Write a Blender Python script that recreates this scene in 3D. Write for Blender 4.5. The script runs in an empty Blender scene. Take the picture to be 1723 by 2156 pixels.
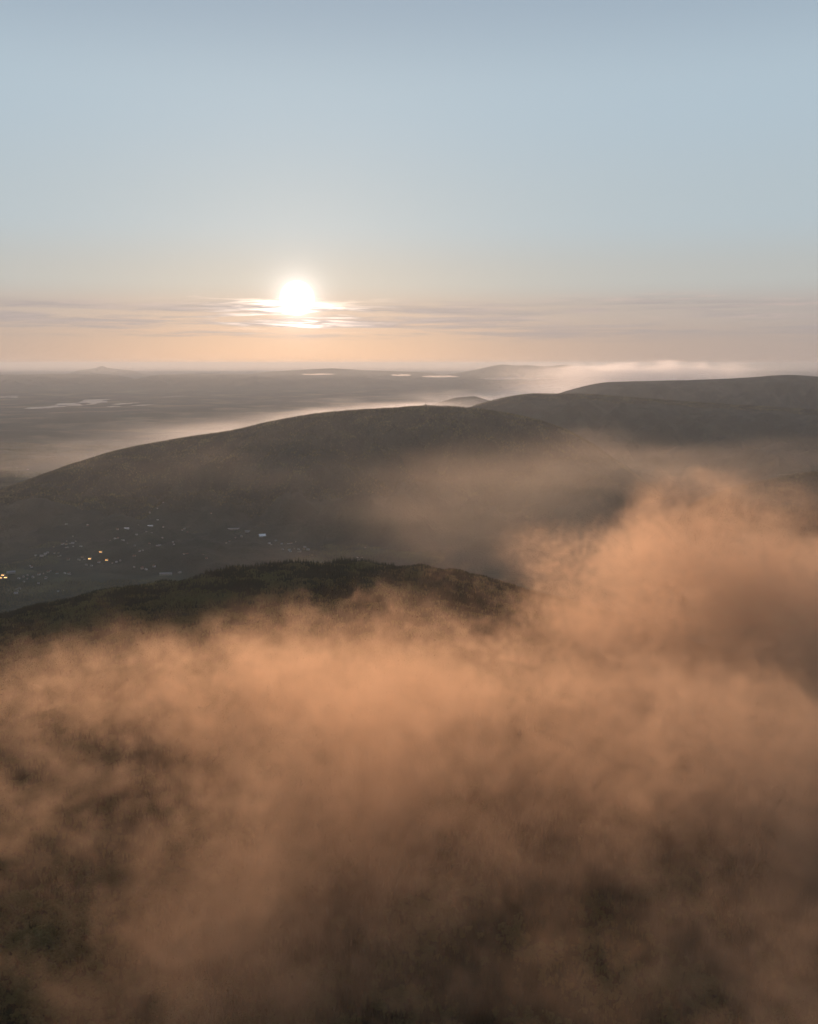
import bpy, bmesh, math, time
import numpy as np
from mathutils import Vector, Matrix

sc = bpy.context.scene
C = sc.collection
T0 = time.time()

# ------------------------------------------------------------------ camera
CAM_Z = 1250.0
VFOV = math.radians(55.0)
PITCH = math.atan(313 / 2070.0)                       # degrees below the eye-level horizon
cam = bpy.data.cameras.new('camera')
cam.sensor_fit = 'VERTICAL'
cam.angle_y = VFOV
cam.clip_start = 1.0
cam.clip_end = 500000.0
cam_o = bpy.data.objects.new('camera', cam)
cam_o.location = (0, 0, CAM_Z)
cam_o.rotation_euler = (math.pi / 2 - PITCH, 0, 0)
C.objects.link(cam_o)
sc.camera = cam_o

# a bearing read off the photograph (1723 x 2156 view) as a direction in the world
FPX = 1078 / math.tan(VFOV / 2)
def bearing(u, v):
    a, b = (u - 861.5) / FPX, (1078 - v) / FPX
    c, s = math.cos(PITCH), math.sin(PITCH)
    return Vector((a, c + b * s, -s + b * c))
def on_level(u, v, z):                                # where that bearing meets a level z
    d = bearing(u, v); t = (z - CAM_Z) / d.z
    return d.x * t, d.y * t
def at_range(u, v, y):                                # where it stands at a range y
    d = bearing(u, v); t = y / d.y
    return d.x * t, CAM_Z + d.z * t

# ------------------------------------------------------------------ sky and sun
SUN_DIR = bearing(626, 628).normalized()
SUN_EL = math.asin(SUN_DIR.z)
SUN_AZ = math.atan2(SUN_DIR.x, SUN_DIR.y)
world = bpy.data.worlds.new('World'); sc.world = world; world.use_nodes = True
wt = world.node_tree; wn = wt.nodes; wl = wt.links.new
wn.clear()
def wmath(op, a, b=None, c=None, clamp=False):
    n = wn.new('ShaderNodeMath'); n.operation = op; n.use_clamp = clamp
    for i, x in enumerate((a, b, c)):
        if x is None: continue
        if isinstance(x, (int, float)): n.inputs[i].default_value = x
        else: wl(x, n.inputs[i])
    return n.outputs[0]
def wrange(x, a, b, c=0.0, d=1.0, smooth=True):
    n = wn.new('ShaderNodeMapRange'); n.interpolation_type = 'SMOOTHSTEP' if smooth else 'LINEAR'
    wl(x, n.inputs[0])
    for i, k in enumerate((a, b, c, d)): n.inputs[i + 1].default_value = k
    return n.outputs[0]
def wmix(f, a, b, mode='MIX'):
    n = wn.new('ShaderNodeMix'); n.data_type = 'RGBA'; n.blend_type = mode; n.clamp_result = False
    for s, x in ((0, f), (6, a), (7, b)):
        if isinstance(x, (int, float)): n.inputs[s].default_value = x
        elif isinstance(x, tuple): n.inputs[s].default_value = (*x, 1)
        else: wl(x, n.inputs[s])
    return n.outputs[2]
tc = wn.new('ShaderNodeTexCoord')
nrm = wn.new('ShaderNodeVectorMath'); nrm.operation = 'NORMALIZE'; wl(tc.outputs['Generated'], nrm.inputs[0])
sep = wn.new('ShaderNodeSeparateXYZ'); wl(nrm.outputs[0], sep.inputs[0])
elev = wmath('MULTIPLY', wmath('ARCSINE', sep.outputs[2]), 180 / math.pi)         # degrees
azim = wmath('MULTIPLY', wmath('ARCTAN2', sep.outputs[0], sep.outputs[1]), 180 / math.pi)
dsun = wn.new('ShaderNodeVectorMath'); dsun.operation = 'DOT_PRODUCT'
wl(nrm.outputs[0], dsun.inputs[0]); dsun.inputs[1].default_value = SUN_DIR
ang = wmath('MULTIPLY', wmath('ARCCOSINE', wmath('MINIMUM', dsun.outputs['Value'], 1.0)), 180 / math.pi)

sky = wn.new('ShaderNodeTexSky'); sky.sky_type = 'NISHITA'; sky.sun_disc = False
sky.sun_elevation = SUN_EL; sky.sun_rotation = SUN_AZ
sky.altitude = 1200; sky.air_density = 1.0; sky.dust_density = 2.0; sky.ozone_density = 1.5
skys = wn.new('ShaderNodeVectorMath'); skys.operation = 'SCALE'; skys.inputs['Scale'].default_value = 0.10
wl(sky.outputs[0], skys.inputs[0])

ramp = wn.new('ShaderNodeValToRGB'); ramp.color_ramp.interpolation = 'EASE'
SKY_STOPS = ((-90, (.40, .34, .31)), (-1, (.41, .345, .325)), (1.2, (.42, .36, .345)), (3.0, (.46, .41, .395)), (4.6, (.49, .505, .50)),
             (8, (.47, .55, .60)), (14, (.455, .56, .64)), (20, (.36, .45, .545)), (30, (.26, .35, .46)), (90, (.12, .18, .28)))
cr = ramp.color_ramp
for i, (e, c) in enumerate(SKY_STOPS):
    p = (math.sin(math.radians(e)) + 1) / 2
    el = cr.elements[i] if i < 2 else cr.elements.new(p)
    el.position = p; el.color = (*c, 1)
wl(wmath('MULTIPLY_ADD', sep.outputs[2], .5, .5), ramp.inputs[0])
base = wmix(0.92, skys.outputs[0], ramp.outputs[0])

# thin level cloud bands low over the plain
def band_noise(sx, sy, off, detail, rough, dist=0.0):
    cb = wn.new('ShaderNodeCombineXYZ')
    wl(wmath('MULTIPLY', azim, sx), cb.inputs[0]); wl(wmath('MULTIPLY', elev, sy), cb.inputs[1]); cb.inputs[2].default_value = off
    n = wn.new('ShaderNodeTexNoise'); n.inputs['Scale'].default_value = 1; n.inputs['Detail'].default_value = detail
    n.inputs['Roughness'].default_value = rough; n.inputs['Distortion'].default_value = dist
    wl(cb.outputs[0], n.inputs['Vector']); return n.outputs[0]
warp = wmath('MULTIPLY', wmath('SUBTRACT', band_noise(.10, .35, 3.1, 3, .5), .5), 1.6)
elw = wmath('ADD', elev, warp)
zone = wmath('MULTIPLY', wrange(elw, .9, 2.0), wrange(elw, 3.7, 3.0))
b1 = band_noise(.10, 2.3, 7.7, 5, .58, .3)
b2 = band_noise(.33, 5.0, 1.7, 5, .6, .4)
bands = wmath('MULTIPLY', wrange(wmath('ADD', wmath('MULTIPLY', b1, .65), wmath('MULTIPLY', b2, .35)), .44, .60), zone)
lit = wmath('MULTIPLY', wrange(wmath('ADD', wmath('MULTIPLY', b2, .7), wmath('MULTIPLY', b1, .3)), .47, .66), wmath('MULTIPLY', wrange(elw, 1.4, 2.6), wrange(elw, 4.0, 3.2)))
c1 = wmix(wmath('MULTIPLY', bands, .75), base, (.39, .345, .345))
c2 = wmix(wmath('MULTIPLY', lit, .40), c1, (.70, .55, .47))

def glow(width, gain):
    return wmath('MULTIPLY', wmath('EXPONENT', wmath('MULTIPLY', ang, -1.0 / width)), gain)
def tint(fac, col):
    n = wn.new('ShaderNodeVectorMath'); n.operation = 'SCALE'; n.inputs[0].default_value = col; wl(fac, n.inputs['Scale']); return n.outputs[0]
def wadd(a, b):
    n = wn.new('ShaderNodeVectorMath'); n.operation = 'ADD'; wl(a, n.inputs[0]); wl(b, n.inputs[1]); return n.outputs[0]
low = wrange(elev, 4.5, 1.5, .0, 1.0)
tot = wadd(c2, tint(glow(6.0, .10), (1.0, .88, .82)))
tot = wadd(tot, tint(wmath('MULTIPLY', glow(9.0, .09), low), (1.0, .48, .34)))
tot = wadd(tot, tint(glow(.6, 2.0), (1.0, .93, .87)))
disc = wmath('MULTIPLY', wrange(ang, 1.05, .30), 5.0)
dim = wmath('MULTIPLY', wmath('SUBTRACT', 1.0, wmath('MULTIPLY', bands, .9)), wrange(elw, 2.1, 2.7))
tot = wadd(tot, tint(wmath('MULTIPLY', disc, dim), (1.0, .95, .90)))
streak = wmath('MULTIPLY', wmath('MULTIPLY', lit, glow(1.7, 4.0)), 1.0)
tot = wadd(tot, tint(streak, (1.0, .84, .68)))
bg = wn.new('ShaderNodeBackground'); bg.inputs[1].default_value = 1.0; wl(tot, bg.inputs[0])
wo = wn.new('ShaderNodeOutputWorld'); wl(bg.outputs[0], wo.inputs[0])
world.cycles.sampling_method = 'MANUAL'; world.cycles.sample_map_resolution = 1024

sun = bpy.data.lights.new('sun', 'SUN'); sun.energy = 3.1; sun.angle = math.radians(0.6); sun.color = (1.0, .66, .44)
sun_o = bpy.data.objects.new('sun', sun); C.objects.link(sun_o)
sun_o.rotation_euler = (-SUN_DIR).to_track_quat('-Z', 'Y').to_euler()

vs = sc.view_settings
vs.view_transform = 'Standard'; vs.look = 'None'; vs.exposure = 0.0; vs.gamma = 1.0; vs.use_curve_mapping = False
sc.render.engine = 'CYCLES'
cy = sc.cycles
cy.max_bounces = 3; cy.diffuse_bounces = 1; cy.glossy_bounces = 2; cy.transmission_bounces = 2; cy.volume_bounces = 2
cy.transparent_max_bounces = 96
cy.volume_step_rate = 3.0; cy.volume_max_steps = 512
cy.use_adaptive_sampling = True; cy.adaptive_threshold = 0.035
cy.use_denoising = True; cy.use_light_tree = False

# ------------------------------------------------------------------ helpers
def tag(o, label=None, cat=None, group=None, kind=None):
    if label: o['label'] = label
    if cat: o['category'] = cat
    if group: o['group'] = group
    if kind: o['kind'] = kind
    return o

class Noise2:
    """periodic fractal noise, zero mean, unit deviation"""
    def __init__(self, seed, n=512, slope=1.7, lo=3):
        r = np.random.default_rng(seed).standard_normal((n, n))
        f = np.fft.rfft2(r)
        k = np.sqrt((np.fft.fftfreq(n)[:, None] * n) ** 2 + (np.fft.rfftfreq(n)[None, :] * n) ** 2)
        k[0, 0] = 1
        a = np.where(k < lo, 0, np.maximum(k, 1e-6) ** -slope)
        g = np.fft.irfft2(f * a, s=(n, n)); self.g = (g / g.std()).astype(np.float32); self.n = n
    def __call__(self, x, y, size):
        """size = metres in one period"""
        n = self.n
        fx = np.mod(np.asarray(x) / size * n, n); fy = np.mod(np.asarray(y) / size * n, n)
        i = np.floor(fx).astype(int); j = np.floor(fy).astype(int); a = fx - i; b = fy - j
        i %= n; j %= n; i2 = (i + 1) % n; j2 = (j + 1) % n; g = self.g
        return g[i, j] * (1 - a) * (1 - b) + g[i2, j] * a * (1 - b) + g[i, j2] * (1 - a) * b + g[i2, j2] * a * b
NA, NB, ND = Noise2(1), Noise2(2), Noise2(5, slope=1.3, lo=6)

def smooth(a, b, x):
    t = np.clip((x - a) / (b - a), 0, 1); return t * t * (3 - 2 * t)

class Ridge:
    """a wooded ridge: crest line (x, range y, height) with a front and a back slope"""
    def __init__(self, pts, wf, wb, pf=1.7, pb=1.7, rough=.05, seed=0, soft=33):
        p = np.array(sorted(pts), float); self.p = p
        self.wf, self.wb, self.pf, self.pb, self.rough, self.seed, self.soft = wf, wb, pf, pb, rough, seed, soft
    def __call__(self, x, y):
        p = self.p
        xs = np.linspace(p[0, 0], p[-1, 0], 400)
        k = np.hanning(self.soft); k /= k.sum()
        def sm(col):
            q = np.interp(xs, p[:, 0], p[:, col]); q = np.pad(q, self.soft // 2, mode='edge'); return np.convolve(q, k, 'valid')
        yc = np.interp(x, xs, sm(1)); hc = np.interp(x, xs, sm(2))
        d = y - yc
        off = self.seed * 1000.0
        w = NA(x + off, y, 9000) * .22 + NB(x, y + off, 3500) * .10
        near = np.clip(np.abs(d) / (0.5 * self.wf), 0, 1)
        s = np.where(d < 0, -d / (self.wf * (1 + w * near)), d / self.wb)
        h = hc * np.exp(-np.abs(s) ** np.where(d < 0, self.pf, self.pb))
        return h + self.rough * np.abs(hc) * (.7 * NB(x + off, y - off, 2600) + .45 * ND(x - off, y, 5200)) * near * np.exp(-s * s * .5)

PONDS = [(196, 845, 34, 5.0), (150, 851, 30, 3.2), (98, 857, 42, 2.2), (22, 835, 20, 1.8), (262, 850, 26, 1.3), (240, 856, 14, 1.2), (300, 853, 22, 1.0), (362, 835, 24, 1.2), (330, 822, 18, .9)]
def plain(x, y):
    r = np.hypot(x, y)
    h = plain_relief(x, y, r)
    for u, v, ru, rv in PONDS:
        px, py = on_level(u, v, -2)
        m = np.exp(-(((x - px) / (ru / FPX * py * 2.2)) ** 2 + ((y - py) / (rv / FPX * py * py / 1250 * 2.5 + 500)) ** 2))
        h = h * (1 - m) - 9 * m
    return h
def plain_relief(x, y, r):
    return 18 * NA(x, y, 30000) * np.clip(r / 9000, .3, 1) + 5 * NB(x, y, 7000) - 10

def crest(pix, y):
    out = []
    for q in pix:
        u, v = q[:2]; yy = q[2] if len(q) > 2 else y
        x, z = at_range(u, v, yy); out.append((x, yy, z))
    return out

def near_hill(x, y):
    f = 503 * np.exp(-np.abs((x + 220) / np.where(x < -220, 1700., 1330.)) ** 2.25)
    yb = 2850 + 60 * NA(x, y * .2, 5000)
    back = np.where(y > yb, np.exp(-((y - yb) / 900.) ** 1.8), 1.0)
    front = 1 - .16 * np.clip((1900 - y) / 1900, 0, 1.6) ** 1.5
    f = f * back * front
    return 130 * back + f + (9 * NA(x, y, 2200) + 4 * NB(x, y, 900)) * np.clip((2900 - y) / 1500, .12, 1) - 130 * (1 - back)

R2 = Ridge(crest([(-240, 1110, 8800), (-60, 1058, 9000), (60, 1014, 9200), (150, 980, 9400), (250, 949, 9700), (400, 922), (500, 908), (560, 892), (640, 876), (760, 866), (890, 857), (960, 858), (1050, 869), (1130, 885), (1200, 908),
                  (1290, 965, 9600), (1380, 1040, 9200), (1460, 1110, 9000)], 10000), 1750, 1500, 1.75, 1.7, .075, 1)
R3 = Ridge(crest([(860, 925), (930, 892), (986, 859), (1050, 841), (1112, 830), (1261, 833), (1361, 841), (1511, 852), (1723, 865), (1900, 880), (2300, 900)], 14000), 2500, 1500, 1.5, 1.7, .06, 2)
R4 = Ridge(crest([(1060, 880), (1172, 829), (1261, 805), (1361, 802), (1461, 800), (1560, 796), (1611, 792), (1661, 788), (1723, 793), (1850, 800), (2300, 800)], 19500), 3000, 2200, 1.6, 1.7, .05, 3)
R5 = Ridge(crest([(1380, 1130), (1480, 1062), (1600, 1018), (1723, 1000), (1900, 985), (2200, 985)], 6600), 1200, 1400, 1.7, 1.7, .06, 4)

# ------------------------------------------------------------------ materials
def new_mat(name):
    m = bpy.data.materials.new(name); m.use_nodes = True; m.node_tree.nodes.clear(); return m
def nd(m, t, **kw):
    n = m.node_tree.nodes.new(t)
    for k, v in kw.items(): setattr(n, k, v)
    return n
def ramp_of(m, stops, src, interp='LINEAR'):
    r = nd(m, 'ShaderNodeValToRGB'); r.color_ramp.interpolation = interp
    for i, (p, c) in enumerate(stops):
        e = r.color_ramp.elements[i] if i < 2 else r.color_ramp.elements.new(p)
        e.position = p; e.color = (*c, 1)
    m.node_tree.links.new(src, r.inputs[0]); return r.outputs[0]
def ground_material(name, stops, scale, stretch=(1, 1, 1), detail=8, rough=.95, bump=0.0):
    m = new_mat(name); L = m.node_tree.links.new
    g = nd(m, 'ShaderNodeNewGeometry'); mp = nd(m, 'ShaderNodeMapping'); mp.inputs['Scale'].default_value = stretch
    L(g.outputs['Position'], mp.inputs[0])
    n = nd(m, 'ShaderNodeTexNoise'); n.inputs['Scale'].default_value = scale; n.inputs['Detail'].default_value = detail; n.inputs['Roughness'].default_value = .62
    L(mp.outputs[0], n.inputs['Vector'])
    col = ramp_of(m, stops, n.outputs[0])
    b = nd(m, 'ShaderNodeBsdfPrincipled'); b.inputs['Roughness'].default_value = rough; b.inputs['Specular IOR Level'].default_value = .1
    L(col, b.inputs['Base Color'])
    if bump:
        n2 = nd(m, 'ShaderNodeTexNoise'); n2.inputs['Scale'].default_value = .05; n2.inputs['Detail'].default_value = 5
        L(g.outputs['Position'], n2.inputs['Vector'])
        bp = nd(m, 'ShaderNodeBump'); bp.inputs['Strength'].default_value = 1; bp.inputs['Distance'].default_value = bump
        L(n2.outputs[0], bp.inputs['Height']); L(bp.outputs[0], b.inputs['Normal'])
    o = nd(m, 'ShaderNodeOutputMaterial'); L(b.outputs[0], o.inputs[0]); return m
M_plain = ground_material('plain_fields_and_woods', ((.30, (.018, .024, .018)), (.50, (.030, .036, .026)), (.55, (.075, .075, .048)), (.63, (.14, .125, .08)), (.72, (.22, .20, .14))), .00060, (1, 1, 1), 9)
M_wood = ground_material('wooded_slope', ((.30, (.022, .028, .021)), (.5, (.034, .042, .030)), (.72, (.055, .060, .040))), .004, (1, 1, .4), 8, bump=14)
M_floor = ground_material('forest_floor', ((.3, (.020, .022, .014)), (.6, (.040, .038, .024)), (.75, (.06, .055, .032))), .03, (1, 1, 1), 6, bump=2)
M_valley = ground_material('valley_meadows', ((.32, (.026, .034, .024)), (.50, (.040, .050, .032)), (.60, (.065, .075, .042)), (.75, (.10, .10, .06))), .0032, (1, 1, 1), 8)

def leaf_material(name, c1, c2, trans):
    m = new_mat(name); L = m.node_tree.links.new
    oi = nd(m, 'ShaderNodeObjectInfo')
    ns = nd(m, 'ShaderNodeTexNoise'); ns.inputs['Scale'].default_value = .0042; ns.inputs['Detail'].default_value = 5; L(oi.outputs['Location'], ns.inputs['Vector'])
    mr = nd(m, 'ShaderNodeMapRange'); mr.inputs[1].default_value = .32; mr.inputs[2].default_value = .68; L(ns.outputs[0], mr.inputs[0])
    av = nd(m, 'ShaderNodeMix'); av.inputs[0].default_value = .55; L(oi.outputs['Random'], av.inputs[2]); L(mr.outputs[0], av.inputs[3])
    col = ramp_of(m, ((0, c1), (1, c2)), av.outputs[0])
    d = nd(m, 'ShaderNodeBsdfDiffuse'); t = nd(m, 'ShaderNodeBsdfTranslucent'); x = nd(m, 'ShaderNodeMixShader'); x.inputs[0].default_value = trans
    L(col, d.inputs[0]); L(col, t.inputs[0]); L(d.outputs[0], x.inputs[1]); L(t.outputs[0], x.inputs[2])
    o = nd(m, 'ShaderNodeOutputMaterial'); L(x.outputs[0], o.inputs[0]); return m
M_needle = leaf_material('spruce_needles', (.014, .022, .015), (.060, .066, .034), .35)
M_leaf = leaf_material('broad_leaves', (.050, .060, .026), (.170, .165, .075), .45)
def flat_mat(name, col, rough=.8, metallic=0.0, spec=.3):
    m = new_mat(name); L = m.node_tree.links.new
    oi = nd(m, 'ShaderNodeTexNoise'); oi.inputs['Scale'].default_value = .6; oi.inputs['Detail'].default_value = 4
    g = nd(m, 'ShaderNodeNewGeometry'); L(g.outputs['Position'], oi.inputs['Vector'])
    c = ramp_of(m, ((.25, tuple(k * .8 for k in col)), (.75, tuple(min(1, k * 1.15) for k in col))), oi.outputs[0])
    b = nd(m, 'ShaderNodeBsdfPrincipled'); L(c, b.inputs['Base Color']); b.inputs['Roughness'].default_value = rough
    b.inputs['Metallic'].default_value = metallic; b.inputs['Specular IOR Level'].default_value = spec
    o = nd(m, 'ShaderNodeOutputMaterial'); L(b.outputs[0], o.inputs[0]); return m
M_bark = flat_mat('bark', (.055, .042, .032), .95)
M_render = flat_mat('pale_render_wall', (.36, .36, .35), .9)
M_cream = flat_mat('cream_wall', (.28, .25, .21), .9)
M_tile = flat_mat('brown_tile_roof', (.16, .085, .06), .85)
M_slate = flat_mat('grey_sheet_roof', (.19, .195, .20), .45, 0, .5)
M_white = flat_mat('white_sheet_roof', (.80, .80, .80), .35, 0, .6)
M_zinc = flat_mat('bright_metal_roof', (.75, .73, .70), .22, 1.0)
M_glass = flat_mat('window_glass', (.03, .035, .04), .1, 0, .6)

# ------------------------------------------------------------------ the land
def sheet(name, X, Y, Z, mat, label):
    ny, nx = X.shape
    co = np.stack([X, Y, Z], -1).reshape(-1, 3).astype(np.float32)
    j, i = np.meshgrid(np.arange(nx - 1), np.arange(ny - 1))
    a = (i * nx + j).ravel(); f = np.stack([a, a + 1, a + nx + 1, a + nx], -1).astype(np.int32)
    me = bpy.data.meshes.new(name)
    me.vertices.add(len(co)); me.vertices.foreach_set('co', co.ravel())
    me.loops.add(f.size); me.loops.foreach_set('vertex_index', f.ravel())
    me.polygons.add(len(f)); me.polygons.foreach_set('loop_start', np.arange(0, f.size, 4, dtype=np.int32))
    me.polygons.foreach_set('use_smooth', np.ones(len(f), bool))
    me.update(); me.validate()
    me.materials.append(mat)
    o = bpy.data.objects.new(name, me); C.objects.link(o)
    tag(o, label, None, None, 'structure'); return o
def patch(name, fn, x0, x1, y0, y1, nx, ny, mat, label, sink=-60):
    X, Y = np.meshgrid(np.linspace(x0, x1, nx), np.linspace(y0, y1, ny))
    Z = fn(X, Y)
    e = np.minimum.reduce([(X - x0) / (x1 - x0), (x1 - X) / (x1 - x0), (Y - y0) / (y1 - y0), (y1 - Y) / (y1 - y0)])
    Z = Z + sink * (1 - smooth(0, .04, e))
    return sheet(name, X, Y, Z, mat, label)

# one sheet for the plain, reaching the horizon: rings that widen with distance
rr = np.concatenate([np.linspace(400, 12000, 120), np.geomspace(12300, 170000, 150)])
th = np.linspace(0, 2 * math.pi, 361)
TH, RR = np.meshgrid(th, rr)
GX, GY = RR * np.sin(TH), RR * np.cos(TH)
GZ = plain(GX, GY)
sheet('ground', GX, GY, GZ, M_plain, 'flat hazy plain of fields and woods reaching to the horizon')
patch('valley', lambda x, y: plain(x, y) + 6 - 0 * x, -9500, 4200, 3300, 16500, 260, 240, M_valley, 'dark wooded valley floor between the near hill and the long ridge', -14)
patch('hill', near_hill, -3400, 2800, 250, 5200, 230, 200, M_floor, 'near wooded hill half drowned in orange mist', -150)
patch('mountain', R2, -5200, 4300, 5600, 14000, 300, 240, M_wood, 'long dark wooded mountain with a rounded crest in the middle distance', -60)
patch('mountain', R3, 0, 11500, 8200, 18000, 240, 200, M_wood, 'dark ridge behind the long mountain running off to the right', -60)
patch('mountain', R4, 1500, 14500, 12500, 25500, 220, 180, M_wood, 'farthest of the dark ridges on the right, cloud lying along its crest', -60)
patch('mountain', R5, 1500, 5200, 4300, 10000, 120, 140, M_wood, 'low spur at the right edge showing dark between drifts of mist', -60)

far_hills = [
    ('small rounded hill rising from the white valley fog', [(690, 872), (730, 862), (780, 860), (830, 868)], 19000, 900),
    ('low pale hill in the fog beside the dark ridge', [(915, 850), (960, 837), (1000, 834), (1040, 846)], 25000, 1200),
    ('long low wooded rise at the left edge of the plain', [(-120, 800), (0, 789), (120, 787), (240, 789), (285, 798)], 56000, 2500),
    ('long low wooded rise on the plain below the sun', [(270, 802), (330, 789), (420, 787), (520, 788), (640, 790), (760, 794)], 54000, 2600),
    ('tiny pointed hill on the hazy skyline', [(170, 779), (190, 777), (206, 774), (215, 770), (224, 774), (245, 777), (275, 779)], 92000, 2500),
    ('distant pale hills on the skyline under the cloud band', [(960, 786), (1000, 779), (1020, 774), (1045, 769), (1062, 767), (1085, 770), (1110, 768.5), (1135, 771), (1160, 771), (1185, 768), (1205, 769), (1230, 774), (1270, 780), (1310, 785)], 60000, 4000),
    ('faint low hill on the skyline under the sun', [(560, 783), (640, 778), (700, 775), (760, 779), (900, 784)], 62000, 4000),
]
for lab, pts, y, w in far_hills:
    cp = crest(pts, y); x0, x1 = cp[0][0], cp[-1][0]; ext = (x1 - x0) * .45
    cp = [(x0 - ext, y, -40)] + cp + [(x1 + ext, y, -40)]
    R = Ridge(cp, w, w, 1.8, 1.8, .04, int(abs(x0)) % 17, 13)
    patch('hill', R, x0 - ext, x1 + ext, y - 2.2 * w, y + 2.2 * w, 120, 60, M_wood, lab, -40)

def ground_height(x, y):
    h = plain(x, y) + 6
    h = np.maximum(h, np.where((x > -3400) & (x < 2800) & (y > 250) & (y < 5200), near_hill(x, y), -99))
    h = np.maximum(h, np.where((x > -5200) & (x < 4300) & (y > 5600) & (y < 14000), R2(x, y), -99))
    h = np.maximum(h, np.where((x > 0) & (x < 11500) & (y > 8200) & (y < 18000), R3(x, y), -99))
    h = np.maximum(h, np.where((x > 1500) & (x < 5200) & (y > 4300) & (y < 10000), R5(x, y), -99))
    return h
print('land', time.time() - T0)

# ------------------------------------------------------------------ air: one even box of haze
def box_mesh(name, a, b):
    bm = bmesh.new(); bmesh.ops.create_cube(bm, size=1)
    for v in bm.verts: v.co = [(a[k] + b[k]) / 2 + v.co[k] * (b[k] - a[k]) for k in range(3)]
    me = bpy.data.meshes.new(name); bm.to_mesh(me); bm.free(); return me
HAZE_D = 1.45e-5
mh = new_mat('haze_air')
pv = nd(mh, 'ShaderNodeVolumePrincipled'); pv.inputs['Density'].default_value = HAZE_D; pv.inputs['Color'].default_value = (.55, .59, .63, 1)
pv.inputs['Anisotropy'].default_value = .45
ho = nd(mh, 'ShaderNodeOutputMaterial'); mh.node_tree.links.new(pv.outputs[0], ho.inputs['Volume'])
me = box_mesh('haze', (-175000, -175000, -160), (175000, 175000, 1360)); me.materials.append(mh)
haze = bpy.data.objects.new('haze', me); C.objects.link(haze)
tag(haze, 'pale even haze filling the air over the plain and hills', None, None, 'stuff')

# thicker air lying on the far lowland: a low wedge that starts beyond the long mountain
m = new_mat('lowland_haze'); pvl = nd(m, 'ShaderNodeVolumePrincipled'); pvl.inputs['Density'].default_value = 2.3e-5; pvl.inputs['Color'].default_value = (.72, .69, .69, 1); pvl.inputs['Anisotropy'].default_value = .44
oo = nd(m, 'ShaderNodeOutputMaterial'); m.node_tree.links.new(pvl.outputs[0], oo.inputs['Volume'])
V = [(x, y, z) for x in (-172000, 172000) for y, z in ((9500, -150), (172000, -150), (172000, 620), (40000, 620))]
me = bpy.data.meshes.new('mist'); me.from_pydata(V, [], [(0, 1, 2, 3), (7, 6, 5, 4), (0, 4, 5, 1), (1, 5, 6, 2), (2, 6, 7, 3), (3, 7, 4, 0)]); me.materials.append(m)
o = bpy.data.objects.new('mist', me); C.objects.link(o); tag(o, 'low pinkish haze lying on the far plain', None, None, 'stuff')

# ------------------------------------------------------------------ mist banks: density grids
def noise3(shape, seed, slope, lo, aniso=(1, 1, 1)):
    nx, ny, nz = shape
    r = np.random.default_rng(seed).standard_normal(shape).astype(np.float32)
    f = np.fft.rfftn(r)
    k = np.sqrt((np.fft.fftfreq(nx)[:, None, None] * aniso[0]) ** 2 + (np.fft.fftfreq(ny)[None, :, None] * aniso[1]) ** 2 + (np.fft.rfftfreq(nz)[None, None, :] * aniso[2]) ** 2)
    k = np.maximum(k, lo)
    f *= k ** -slope; f[0, 0, 0] = 0
    g = np.fft.irfftn(f, s=shape); g = (g / g.std()).astype(np.float32)
    return g
def fog_material(name, color, g, peak):
    m = new_mat(name); L = m.node_tree.links.new
    at = nd(m, 'ShaderNodeAttribute'); at.attribute_name = 'density'
    v = nd(m, 'ShaderNodeVolumeScatter'); v.inputs['Color'].default_value = (*color, 1); v.inputs['Anisotropy'].default_value = g
    a = nd(m, 'ShaderNodeVolumeAbsorption'); a.inputs['Color'].default_value = (*color, 1); s = nd(m, 'ShaderNodeAddShader')
    k = nd(m, 'ShaderNodeMath', operation='MULTIPLY'); L(at.outputs['Fac'], k.inputs[0]); k.inputs[1].default_value = peak
    L(k.outputs[0], v.inputs['Density']); L(k.outputs[0], a.inputs['Density'])
    L(v.outputs[0], s.inputs[0]); L(a.outputs[0], s.inputs[1])
    o = nd(m, 'ShaderNodeOutputMaterial'); L(s.outputs[0], o.inputs['Volume']); return m
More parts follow.
